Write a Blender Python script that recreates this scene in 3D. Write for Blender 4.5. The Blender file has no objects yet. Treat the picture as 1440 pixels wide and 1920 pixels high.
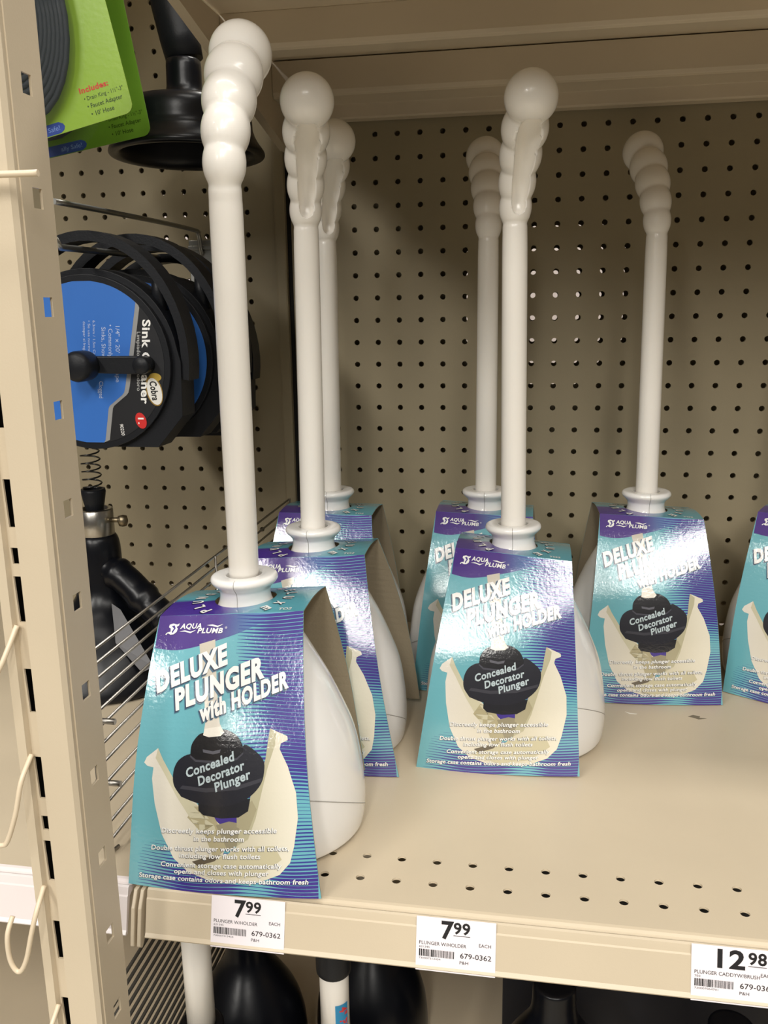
import bpy, bmesh, math, random
from mathutils import Vector, Matrix
from mathutils.geometry import tessellate_polygon
random.seed(7)
SC = bpy.context.scene
COL = SC.collection
IN = 0.0254
BASE = 42.0                     # the shelf top is 42 inches above the floor; all heights below are given above the shelf
PI = math.pi
def W(x, y, h): return Vector((x*IN, y*IN, (h+BASE)*IN))

# ------------------------------------------------------------------ camera, world, lights
cd = bpy.data.cameras.new('camera'); cam = bpy.data.objects.new('camera', cd); COL.objects.link(cam)
cd.sensor_fit = 'VERTICAL'; cd.sensor_height = 36; cd.sensor_width = 27; cd.lens = 31.361
cd.clip_start = 0.02
Rm = Matrix(((0.9851412, -0.0232841, 0.1701609), (0.1710123, 0.2245014, -0.9593508), (-0.0158637, 0.9741956, 0.2251474)))
cam.matrix_world = Matrix.Translation(W(8.4635, -41.2846, 15.2375)) @ Rm.to_4x4()
SC.camera = cam
wd = bpy.data.worlds.new('store'); SC.world = wd; wd.use_nodes = True
wb = wd.node_tree.nodes['Background']; wb.inputs[0].default_value = (1.0, 0.90, 0.80, 1); wb.inputs[1].default_value = 0.085
def area(name, loc, size, sizey, power, target, col=(1, 0.965, 0.90)):
    l = bpy.data.lights.new(name, 'AREA'); l.shape = 'RECTANGLE'; l.size = size*IN; l.size_y = sizey*IN
    l.energy = power; l.color = col
    o = bpy.data.objects.new(name, l); COL.objects.link(o); o.location = W(*loc)
    d = W(*target)-W(*loc); o.rotation_euler = d.to_track_quat('-Z', 'Y').to_euler(); return o
# ceiling fluorescent fixtures over the aisle
def down(name, x, y, h, sx, sy, p, col=(1, .965, .90)):
    l = bpy.data.lights.new(name, 'AREA'); l.shape = 'RECTANGLE'; l.size = sx*IN; l.size_y = sy*IN; l.energy = p; l.color = col
    o = bpy.data.objects.new(name, l); COL.objects.link(o); o.location = W(x, y, h); return o
down('ceiling_tube', -62, -188, 92, 18, 180, 250)
down('ceiling_tube', 8, -172, 92, 13, 130, 115)
down('ceiling_tube', 46, -152, 92, 16, 100, 105)
down('ceiling_tube', 6, -44, 96, 96, 8, 40)
area('ceiling_tube', (70, -80, 96), 60, 10, 24, (10, -20, 0))
SC.view_settings.view_transform = 'Standard'; SC.view_settings.look = 'None'
SC.view_settings.exposure = -0.32; SC.view_settings.gamma = 1.0; SC.view_settings.use_curve_mapping = False

# ------------------------------------------------------------------ materials
def lin(r, g, b):
    f = lambda c: (c/255/12.92) if c/255 <= .04045 else ((c/255+.055)/1.055)**2.4
    return (f(r), f(g), f(b))
def mat(name, col, rough=.5, metal=0, bump=0, bscale=300, spec=.5, coat=0, sss=0, mott=0, trans=0, alpha=1):
    m = bpy.data.materials.new(name); m.use_nodes = True; n = m.node_tree; b = n.nodes['Principled BSDF']
    b.inputs['Base Color'].default_value = (*col, 1); b.inputs['Roughness'].default_value = rough
    b.inputs['Metallic'].default_value = metal; b.inputs['Specular IOR Level'].default_value = spec
    b.inputs['Coat Weight'].default_value = coat; b.inputs['Coat Roughness'].default_value = .08
    if sss:
        b.inputs['Subsurface Weight'].default_value = sss; b.inputs['Subsurface Radius'].default_value = (.01, .009, .008)
        b.inputs['Subsurface Scale'].default_value = .4
    if trans: b.inputs['Transmission Weight'].default_value = trans
    b.inputs['Alpha'].default_value = alpha
    tc = n.nodes.new('ShaderNodeTexCoord')
    if bump:
        t = n.nodes.new('ShaderNodeTexNoise'); t.inputs['Scale'].default_value = bscale; t.inputs['Detail'].default_value = 3
        n.links.new(tc.outputs['Object'], t.inputs['Vector'])
        bp = n.nodes.new('ShaderNodeBump'); bp.inputs['Strength'].default_value = bump; bp.inputs['Distance'].default_value = .001
        n.links.new(t.outputs[0], bp.inputs['Height']); n.links.new(bp.outputs[0], b.inputs['Normal'])
    if mott:
        t = n.nodes.new('ShaderNodeTexNoise'); t.inputs['Scale'].default_value = 9; t.inputs['Detail'].default_value = 5
        n.links.new(tc.outputs['Object'], t.inputs['Vector'])
        r = n.nodes.new('ShaderNodeValToRGB'); r.color_ramp.elements[0].position = .35; r.color_ramp.elements[1].position = .65
        r.color_ramp.elements[0].color = (*[c*(1-mott) for c in col], 1); r.color_ramp.elements[1].color = (*col, 1)
        n.links.new(t.outputs[0], r.inputs[0]); n.links.new(r.outputs[0], b.inputs['Base Color'])
    return m
def attr_mat(name, rough, bump, bscale, coat=0, spec=.5, crough=.1):
    m = mat(name, (1, 1, 1), rough, 0, bump, bscale, spec, coat); n = m.node_tree; b = n.nodes['Principled BSDF']
    b.inputs['Coat Roughness'].default_value = crough
    a = n.nodes.new('ShaderNodeAttribute'); a.attribute_name = 'Col'; n.links.new(a.outputs['Color'], b.inputs['Base Color']); return m
CREAM = mat('cream_enamel', lin(206, 191, 166), .38, 0, .06, 900, .45, mott=.05)
BOARD = mat('pegboard_paint', lin(154, 142, 116), .55, 0, .1, 700, .35, mott=.06)
WHITE = mat('white_plastic', lin(244, 239, 231), .26, 0, 0, 1, .5, coat=.25, sss=.12)
HOLD = mat('holder_plastic', lin(248, 246, 243), .2, 0, .015, 60, .5, coat=.5, sss=.1)
RUB = mat('black_rubber', (.004, .0045, .007), .3, 0, .05, 250, .35)
RUBM = mat('black_moulded_plastic', (.012, .013, .016), .42, 0, .12, 500, .25)
CHROME = mat('chrome_wire', (.42, .40, .37), .33, 1)
GALV = mat('galvanised_steel', (.42, .42, .40), .38, 1, .1, 300)
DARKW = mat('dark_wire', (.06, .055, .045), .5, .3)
CARDB = mat('grey_cardboard', lin(150, 138, 116), .85, 0, .2, 500, .2)
PRINT = attr_mat('glossy_printed_card', .45, .1, 420, coat=1.0, crough=.06, spec=.3)
_n = PRINT.node_tree; _t = _n.nodes.new('ShaderNodeTexNoise'); _t.inputs['Scale'].default_value = 330; _t.inputs['Detail'].default_value = 4; _t.inputs['Roughness'].default_value = .65
_n.nodes['Principled BSDF'].inputs['Coat IOR'].default_value = 1.75; _c = _n.nodes.new('ShaderNodeTexCoord'); _n.links.new(_c.outputs['Object'], _t.inputs['Vector']); _b = _n.nodes.new('ShaderNodeBump'); _b.inputs['Strength'].default_value = .22; _b.inputs['Distance'].default_value = .0006
_n.links.new(_t.outputs[0], _b.inputs['Height']); _n.links.new(_b.outputs[0], _n.nodes['Principled BSDF'].inputs['Coat Normal'])
PAPER = attr_mat('tag_paper', .5, .05, 300)
WIREW = mat('cream_wire', lin(222, 205, 178), .35)
DARK = mat('recess_shade', (.008, .007, .006), .9)  # near-black colour for the shade in the upright gap and inside the post
CLEARP = mat('clear_blister', (.75, .85, .8), .1, alpha=.03)
FLOORM = mat('vinyl_floor', lin(190, 182, 165), .35, mott=.1)
WHITEC = mat('white_channel', lin(232, 222, 220), .3)

# ------------------------------------------------------------------ mesh builder (inches)
class MB:
    def __init__(s): s.v = []; s.f = []; s.m = []; s.c = []; s.sm = []
    def vert(s, p): s.v.append(tuple(p)); return len(s.v)-1
    def face(s, idx, m=0, c=(1, 1, 1), smooth=False):
        s.f.append(tuple(idx)); s.m.append(m); s.c.append(c); s.sm.append(smooth)
    def poly(s, pts, m=0, c=(1, 1, 1), smooth=False):
        i0 = len(s.v); s.v += [tuple(p) for p in pts]; s.face(range(i0, i0+len(pts)), m, c, smooth)
    def box(s, x0, x1, y0, y1, z0, z1, m=0, c=(1, 1, 1)):
        i = len(s.v); s.v += [(x, y, z) for z in (z0, z1) for y in (y0, y1) for x in (x0, x1)]
        for q in ((0, 2, 3, 1), (4, 5, 7, 6), (0, 1, 5, 4), (2, 6, 7, 3), (0, 4, 6, 2), (1, 3, 7, 5)): s.face([i+k for k in q], m, c)
    def lathe(s, prof, n=48, cx=0, cy=0, m=0, c=(1, 1, 1), smooth=True, cap=True):
        rows = []
        for r, z in prof:
            rows.append([s.vert((cx+r*math.cos(2*PI*k/n), cy+r*math.sin(2*PI*k/n), z)) for k in range(n)])
        for a, b in zip(rows, rows[1:]):
            for k in range(n): s.face((a[k], a[(k+1) % n], b[(k+1) % n], b[k]), m, c, smooth)
        if cap:
            s.face(rows[0][::-1], m, c); s.face(rows[-1], m, c)
    def tube(s, pts, r, n=10, m=0, c=(1, 1, 1), cap=True):
        pts = [Vector(p) for p in pts]; rr = r if isinstance(r, (list, tuple)) else [r]*len(pts)
        t0 = (pts[1]-pts[0]).normalized(); up = Vector((0, 0, 1)) if abs(t0.z) < .9 else Vector((1, 0, 0))
        nrm = t0.cross(up).normalized(); rows = []
        for i, p in enumerate(pts):
            t = (pts[min(i+1, len(pts)-1)]-pts[max(i-1, 0)]).normalized()
            nrm = (nrm-t*nrm.dot(t)).normalized(); bi = t.cross(nrm)
            rows.append([s.vert(p+(nrm*math.cos(2*PI*k/n)+bi*math.sin(2*PI*k/n))*rr[i]) for k in range(n)])
        for a, b in zip(rows, rows[1:]):
            for k in range(n): s.face((a[k], a[(k+1) % n], b[(k+1) % n], b[k]), m, c, True)
        if cap: s.face(rows[0][::-1], m, c); s.face(rows[-1], m, c)
    def prism(s, poly, axis, a0, a1, m=0, c=(1, 1, 1), smooth=False):
        # poly: 2D points; axis 'x': (y,z), 'y': (x,z), 'z': (x,y)
        f = {'x': lambda p, a: (a, p[0], p[1]), 'y': lambda p, a: (p[0], a, p[1]), 'z': lambda p, a: (p[0], p[1], a)}[axis]
        n = len(poly); i = len(s.v); s.v += [f(p, a0) for p in poly]+[f(p, a1) for p in poly]
        for k in range(n): s.face((i+k, i+(k+1) % n, i+n+(k+1) % n, i+n+k), m, c, smooth)
        for t in tessellate_polygon([[Vector((p[0], p[1], 0)) for p in poly]]):
            s.face([i+q for q in t], m, c); s.face([i+n+q for q in t][::-1], m, c)
    def build(s, name, mats, parent=None, loc=None, rz=0, bevel=0, fixn=True):
        me = bpy.data.meshes.new(name); me.from_pydata([(x*IN, y*IN, z*IN) for x, y, z in s.v], [], s.f)
        for mm in (mats if isinstance(mats, (list, tuple)) else [mats]): me.materials.append(mm)
        me.polygons.foreach_set('material_index', s.m); me.polygons.foreach_set('use_smooth', s.sm)
        if any(c != (1, 1, 1) for c in s.c):
            ca = me.color_attributes.new('Col', 'FLOAT_COLOR', 'CORNER'); arr = []
            for p, c in zip(me.polygons, s.c):
                if len(c) == p.loop_total and isinstance(c[0], (tuple, list)):
                    for q in c: arr += [*q, 1]
                else: arr += [*c, 1]*p.loop_total
            ca.data.foreach_set('color', arr)
        if fixn:
            bm = bmesh.new(); bm.from_mesh(me); bmesh.ops.recalc_face_normals(bm, faces=bm.faces); bm.to_mesh(me); bm.free()
        o = bpy.data.objects.new(name, me); COL.objects.link(o)
        if parent: o.parent = parent
        if loc is not None: o.location = loc
        o.rotation_euler.z = rz
        if bevel:
            b = o.modifiers.new('bevel', 'BEVEL'); b.width = bevel*IN; b.segments = 3; b.limit_method = 'ANGLE'; b.angle_limit = .6; b.harden_normals = False
        return o
ORI = W(0, 0, 0)     # objects without a place of their own use shelf coordinates
def tag(o, label, cat, group=None):
    o['label'] = label; o['category'] = cat
    if group: o['group'] = group
    return o
def thing(name, label, cat, loc=(0, 0, 0), rz=0, group=None):
    o = bpy.data.objects.new(name, None); COL.objects.link(o); o.empty_display_size = .02
    o.location = W(*loc); o.rotation_euler.z = rz; return tag(o, label, cat, group)
def struct(o): o['kind'] = 'structure'; return o
def spline(p, k=8, closed=False):
    out = []; n = len(p)
    for i in range(n if closed else n-1):
        g = lambda j: Vector(p[j % n]) if closed else Vector(p[max(0, min(n-1, j))])
        a, b, c, d = g(i-1), g(i), g(i+1), g(i+2)
        for q in range(k):
            t = q/k; out.append(.5*((2*b)+(c-a)*t+(2*a-5*b+4*c-d)*t*t+(3*b-a-3*c+d)*t**3))
    if not closed: out.append(Vector(p[-1]))
    return out
def interp(tab, x):
    if x <= tab[0][0]: return tab[0][1]
    for (a, b), (c, d) in zip(tab, tab[1:]):
        if x <= c: return b+(d-b)*(x-a)/(c-a)
    return tab[-1][1]
def mix(a, b, t): return tuple(x+(y-x)*t for x, y in zip(a, b))

# ------------------------------------------------------------------ lettering
_tc = {}
def glyphs(txt, bold):
    if (txt, bold) in _tc: return _tc[(txt, bold)]
    cu = bpy.data.curves.new('t', 'FONT'); cu.body = txt; cu.size = 1; cu.offset = bold; cu.resolution_u = 3; cu.space_character = 1.0+bold*2.2
    o = bpy.data.objects.new('t', cu); COL.objects.link(o); dg = bpy.context.evaluated_depsgraph_get(); dg.update()
    me = o.evaluated_get(dg).to_mesh()
    vs = [(v.co.x, v.co.y) for v in me.vertices]; fs = [tuple(p.vertices) for p in me.polygons]
    o.evaluated_get(dg).to_mesh_clear(); bpy.data.objects.remove(o); bpy.data.curves.remove(cu)
    x0 = min(v[0] for v in vs); x1 = max(v[0] for v in vs)
    _tc[(txt, bold)] = (vs, fs, x0, x1); return _tc[(txt, bold)]
CAP = None
def text2d(txt, p0, p1, cap, shear=0., bold=0., rot=None):
    """flat lettering between baseline points p0 and p1 (2D), capital height cap; returns verts, faces"""
    global CAP
    if CAP is None: hv = glyphs('H', 0.)[0]; CAP = max(v[1] for v in hv)
    vs, fs, x0, x1 = glyphs(txt, bold)
    dx, dy = p1[0]-p0[0], p1[1]-p0[1]; L = math.hypot(dx, dy); ux, uy = dx/L, dy/L
    sx = L/(x1-x0); sy = cap/CAP; out = []
    for x, y in vs:
        a = (x-x0)*sx + shear*y*sy; b = y*sy
        out.append((p0[0]+ux*a-uy*b, p0[1]+uy*a+ux*b))
    return out, fs

# ------------------------------------------------------------------ printed artwork of the sleeve, in panel inches (u across, v up the panel)
C_BG = lin(108, 178, 190); C_PUR = lin(66, 50, 140); C_PUR2 = lin(78, 60, 150); C_LINE = lin(120, 170, 215)
C_WH = lin(246, 245, 242); C_SH = lin(38, 40, 60); C_IV = lin(226, 218, 200); C_IVD = lin(188, 180, 150); C_BK = lin(30, 31, 38)
import itertools
def homog(src, dst):
    A = []
    for (x, y), (X, Y) in zip(src, dst):
        A.append([x, y, 1, 0, 0, 0, -X*x, -X*y, X]); A.append([0, 0, 0, x, y, 1, -Y*x, -Y*y, Y])
    n = 8
    for i in range(n):
        p = max(range(i, n), key=lambda r: abs(A[r][i])); A[i], A[p] = A[p], A[i]
        for r in range(n):
            if r != i:
                k = A[r][i]/A[i][i]; A[r] = [a-k*b for a, b in zip(A[r], A[i])]
    h = [A[i][8]/A[i][i] for i in range(n)]
    return lambda x, y: ((h[0]*x+h[1]*y+h[2])/(h[6]*x+h[7]*y+1), (h[3]*x+h[4]*y+h[5])/(h[6]*x+h[7]*y+1))
VT = 7.05                         # length of the front panel from shelf to fold
PTOP, PBOT = 1.95, 2.71
H2P = homog([(265, 345), (975, 335), (45, 1812), (1098, 1885)], [(-PTOP, VT), (PTOP, VT), (-PBOT, 0), (PBOT, 0)])
_H2P = H2P
def H2P(x, y):
    u, v = _H2P(x, y); return (u+.17*math.sin(PI*max(0, min(1, v/VT))), v)
def halfw(v): return PBOT+(PTOP-PBOT)*max(0, min(1, v/VT))
ART = []   # (layer offset, verts2d, faces, colour or per-vertex colour function)
def art_poly(pts, layer, col, px=True):
    if px: pts = [H2P(*p) for p in pts]
    bm = bmesh.new(); vs = [bm.verts.new((p[0], p[1], 0)) for p in pts]
    for t in tessellate_polygon([[Vector((p[0], p[1], 0)) for p in pts]]):
        try: bm.faces.new([vs[i] for i in t])
        except ValueError: pass
    ymin = min(p[1] for p in pts); ymax = max(p[1] for p in pts); xmin = min(p[0] for p in pts); xmax = max(p[0] for p in pts)
    y = math.ceil(ymin/ROW)*ROW
    while y < ymax:
        bmesh.ops.bisect_plane(bm, geom=bm.verts[:]+bm.edges[:]+bm.faces[:], plane_co=(0, y, 0), plane_no=(0, 1, 0), dist=1e-5); y += ROW
    x = math.ceil(xmin/.4)*.4
    while x < xmax:
        bmesh.ops.bisect_plane(bm, geom=bm.verts[:]+bm.edges[:]+bm.faces[:], plane_co=(x, 0, 0), plane_no=(1, 0, 0), dist=1e-5); x += .4
    bm.verts.index_update(); ART.append((layer, [(v.co.x, v.co.y) for v in bm.verts], [tuple(v.index for v in f.verts) for f in bm.faces], col)); bm.free()
ROW = .15
def cut_rows(vs, fs):
    bm = bmesh.new(); bv = [bm.verts.new((x, y, 0)) for x, y in vs]
    for f in fs:
        try: bm.faces.new([bv[i] for i in f])
        except ValueError: pass
    ys = [p[1] for p in vs]; y = math.ceil(min(ys)/ROW)*ROW
    while y < max(ys):
        bmesh.ops.bisect_plane(bm, geom=bm.verts[:]+bm.edges[:]+bm.faces[:], plane_co=(0, y, 0), plane_no=(0, 1, 0), dist=1e-5); y += ROW
    bm.verts.index_update(); r = ([(v.co.x, v.co.y) for v in bm.verts], [tuple(v.index for v in f.verts) for f in bm.faces]); bm.free(); return r
def art_text(txt, p0, p1, cap, layer, col, shear=.2, bold=0., shadow=None, px=True):
    """cap in crop pixels"""
    if px:
        a = H2P(*p0); b = H2P(*p1); c = H2P(p0[0], p0[1]-cap); cp = abs(c[1]-a[1])
    else: a, b, cp = p0, p1, cap
    if shadow:
        for k, (dx, dy, bo, ly) in enumerate(shadow):
            v, f = text2d(txt, (a[0]+dx, a[1]+dy), (b[0]+dx, b[1]+dy), cp, shear, bold+bo); v, f = cut_rows(v, f); ART.append((layer-1.2*k, v, f, SHC[k]))
    v, f = cut_rows(*text2d(txt, a, b, cp, shear, bold)); ART.append((layer+2.5, v, f, col))
SHC = [lin(48, 56, 76), lin(72, 110, 136)]
# teal ground with purple header and purple halftone bands
def edge_sp(pts, k=6): return [(p.x, p.y) for p in spline([(a, b, 0) for a, b in pts], k)]
hdr = edge_sp([(238, 512), (330, 524), (420, 512), (540, 478), (640, 445), (730, 405), (800, 370), (850, 340)])
art_poly([(265, 345)]+hdr, 1, lambda u, v: mix(lin(72, 42, 132), lin(96, 150, 190), max(0, min(1, (u+.3)/1.2))))
def fld(u, v):
    """share of purple in the halftone, 0 teal .. 1 purple, on the normalised panel"""
    s = u/halfw(v); t = v/VT
    a = max(0, min(1, (s-.02-.12*math.sin(t*3))/.58))                       # right half
    hole = math.exp(-((t-.33)/.10)**2)*max(0, min(1, (s-.35)/.5))*.9        # teal cloud low on the right
    b = max(0, min(1, (.20-t)/.14))*max(0, min(1, (s+.95)/.6))*(1-.8*math.exp(-((s-.35)/.22)**2))
    a *= max(0, min(1, (t-.12)/.15))*1.0
    return max(0, max(a*(1-hole), b))
NS = 78
for j in range(NS):
    v0 = (j+.5)*VT/NS; pitch = VT/NS; us = [i*.08 for i in range(-33, 34)]; run = []
    def flush(run):
        if len(run) > 1:
            vs = []; fs = []
            for (u, c, th) in run: vs += [(u, c-th/2), (u, c+th/2)]
            for i in range(len(run)-1): fs.append((2*i, 2*i+2, 2*i+3, 2*i+1))
            ART.append((2, vs, fs, 'stripe'))
    for u in us:
        c = v0+.035*math.sin(u*2.1+v0*1.3)
        w = halfw(c)
        if abs(u) > w+.08: flush(run); run = []; continue
        u = max(-w+.004, min(w-.004, u))
        f = fld(u, c)
        if f < .05: flush(run); run = []; continue
        run.append((u, c, pitch*min(.84, f*.95)))
    flush(run)
# the pictured handle
art_poly([(455, 495), (533, 472), (545, 800), (555, 900), (576, 945), (470, 962), (480, 900), (478, 800)], 3, lambda u, v: mix(lin(205, 196, 180), lin(240, 234, 222), max(0, min(1, 1-(v-3)/3))))
art_poly([(440, 1330), (560, 1340), (720, 1300), (700, 1480), (560, 1540), (470, 1440)], 3.5, C_PUR)
# pictured holder halves
def A(pts, layer, c): art_poly(edge_sp(pts+[pts[0]], 4)[:-1], layer, c)
art_poly([(165, 1105), (180, 1075), (240, 1027), (262, 1085), (310, 1180), (440, 1330), (600, 1480), (560, 1640), (620, 1760), (480, 1760), (380, 1720), (300, 1640), (240, 1500), (210, 1330), (202, 1190), (212, 1130), (180, 1122)], 4, lambda u, v: mix(lin(232, 226, 214), lin(214, 206, 182), max(0, min(1, (u+2)/2.5))))
art_poly([(240, 1027), (262, 1085), (310, 1180), (330, 1250), (445, 1340), (520, 1440), (540, 1500), (440, 1480), (330, 1290), (262, 1150), (225, 1080)], 5, lin(206, 200, 172))
art_poly([(812, 925), (900, 965), (903, 985), (868, 1002), (862, 1030), (905, 1120), (950, 1260), (962, 1400), (945, 1560), (925, 1660), (870, 1730), (760, 1775), (560, 1775), (470, 1740), (560, 1640), (640, 1560), (700, 1450), (740, 1330), (770, 1200), (790, 1080), (800, 1000)], 4, lambda u, v: mix(lin(206, 198, 172), lin(232, 226, 208), max(0, min(1, (u-.3)/1.6))))
art_poly([(812, 925), (845, 955), (838, 1010), (800, 1130), (770, 1260), (740, 1400), (700, 1520), (640, 1560), (650, 1430), (705, 1300), (770, 1150), (790, 1080), (800, 1000)], 5, lin(186, 180, 150))
art_poly([(420, 1330), (500, 1350), (545, 1440), (600, 1560), (520, 1640), (470, 1500), (380, 1400)], 5, lin(178, 168, 134))
art_poly([(640, 1380), (720, 1300), (745, 1350), (700, 1480), (640, 1450)], 6, lin(170, 162, 132))
art_poly([(530, 1440), (600, 1418), (660, 1430), (640, 1560), (590, 1580)], 5.5, lin(150, 142, 116))
art_poly([(380, 1690), (470, 1640), (560, 1620), (700, 1560), (840, 1560), (880, 1640), (760, 1740), (560, 1760)], 5.2, lin(200, 192, 160))
art_poly([(400, 1655), (470, 1630), (560, 1610), (520, 1650), (430, 1680)], 6, lin(96, 86, 70))
# pictured black bell
art_poly([(440, 1310), (440, 1360), (465, 1385), (560, 1402), (650, 1395), (700, 1360), (712, 1290), (600, 1300)], 6.5, C_BK)
A([(352, 1285), (318, 1230), (311, 1180), (322, 1125), (350, 1082), (402, 1056), (480, 1066), (580, 1066), (655, 1045), (682, 1006), (732, 1035), (775, 1080), (785, 1130), (768, 1210), (712, 1278), (640, 1318), (560, 1335), (450, 1322)], 7, lin(34, 35, 44))
art_poly([(360, 1222), (480, 1236), (640, 1222), (772, 1180), (770, 1200), (640, 1244), (480, 1258), (345, 1240)], 7.5, lin(62, 62, 70))
A([(404, 1058), (412, 1006), (442, 962), (475, 945), (575, 928), (640, 958), (670, 1006), (674, 1044), (640, 1074), (520, 1088), (432, 1084)], 8, lin(20, 20, 26))
art_poly([(404, 1060), (432, 1084), (520, 1090), (640, 1076), (674, 1046), (676, 1054), (642, 1086), (520, 1101), (430, 1096), (402, 1070)], 8.2, lin(70, 70, 80))
art_poly([(468, 1030), (520, 1040), (560, 1030), (555, 1048), (520, 1056), (470, 1046)], 8.5, lin(95, 95, 104))
art_poly([(478, 925), (560, 912), (578, 942), (560, 962), (500, 968), (470, 958)], 9, lin(244, 238, 226))
# lettering
def sh(d): return [(-.022*d, -.022*d, .016, 0), (-.045*d, -.045*d, .026, 0)]
big = lambda t, a, b, c: art_text(t, a, b, c, 12, C_WH, .22, .052, sh(1))
big('DELUXE', (243, 738), (596, 592), 94); big('PLUNGER', (333, 828), (782, 662), 98); big('with HOLDER', (455, 888), (906, 716), 78)
art_text('AQUA', (362, 414), (466, 414), 25, 12, C_WH, .2, .03); art_text('PLUMB', (445, 438), (568, 440), 25, 12, C_WH, .2, .03)
art_text('®', (581, 418), (592, 418), 10, 12, C_WH, 0, 0)
for pts in ([(492, 398), (520, 395), (545, 402), (574, 394), (545, 410), (520, 404)], [(358, 428), (385, 423), (412, 430), (440, 422), (412, 438), (385, 430)],
            [(290, 441), (300, 432), (316, 428), (316, 412), (308, 405), (312, 392), (330, 386), (348, 392), (360, 386), (356, 398), (345, 404), (350, 414), (345, 430), (330, 442), (314, 444), (302, 436), (294, 446)]):
    art_poly(pts, 12, C_WH)
art_poly([(322, 400), (336, 396), (340, 412), (330, 426), (326, 436), (320, 430), (332, 412)], 12.6, C_PUR)
grey = lin(190, 205, 210)
for t, a, b in (('Concealed', (383, 1180), (630, 1086)), ('Decorator', (445, 1222), (684, 1132)), ('Plunger', (532, 1254), (716, 1178))):
    art_text(t, a, b, 46, 12, grey, .2, .03)
for t, a, b in (('Discreetly keeps plunger accessible', (240, 1490), (852, 1482)), ('in the bathroom', (412, 1531), (678, 1531)),
                ('Double thrust plunger works with all toilets,', (182, 1592), (918, 1585)), ('including low flush toilets', (332, 1632), (766, 1632)),
                ('Convenient storage case automatically', (230, 1687), (880, 1690)), ('opens and closes with plunger', (302, 1726), (812, 1733)),
                ('Storage case contains odors and keeps bathroom fresh', (108, 1762), (1026, 1790))):
    art_text(t, a, b, 27, 12, C_WH, .2, .024, [(-.010, -.012, .014, 0)])

FOLD_H = 7.05
FRONT = [(-2.92, 0.03), (-2.88, .9), (-2.82, 1.9), (-2.72, 2.9), (-2.52, 3.9), (-2.2, 4.9), (-1.85, 5.8), (-1.52, 6.5), (-1.22, FOLD_H)]
def arc(path):
    d = [spline([(a, b, 0) for a, b in path], 10)]; P = d[0]; L = [0]
    for a, b in zip(P, P[1:]): L.append(L[-1]+(b-a).length)
    s = VT/L[-1]; return [(l*s, p.x, p.y) for l, p in zip(L, P)]
ARC = arc(FRONT)
def onpanel(v):
    v = max(0, min(VT, v))
    k = min(int(v/ROW), int(VT/ROW)-1); a, b = k*ROW, (k+1)*ROW
    def raw(t):
        ys = interp([(q[0], q[1]) for q in ARC], t); hs = interp([(q[0], q[2]) for q in ARC], t); return ys, hs
    if k not in _rows: _rows[k] = (raw(a), raw(b))
    (y0, h0), (y1, h1) = _rows[k]; t = (v-a)/ROW
    L = math.hypot(y1-y0, h1-h0); ny, nz = -(h1-h0)/L, (y1-y0)/L
    return y0+(y1-y0)*t, h0+(h1-h0)*t, ny, nz
_rows = {}
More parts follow.
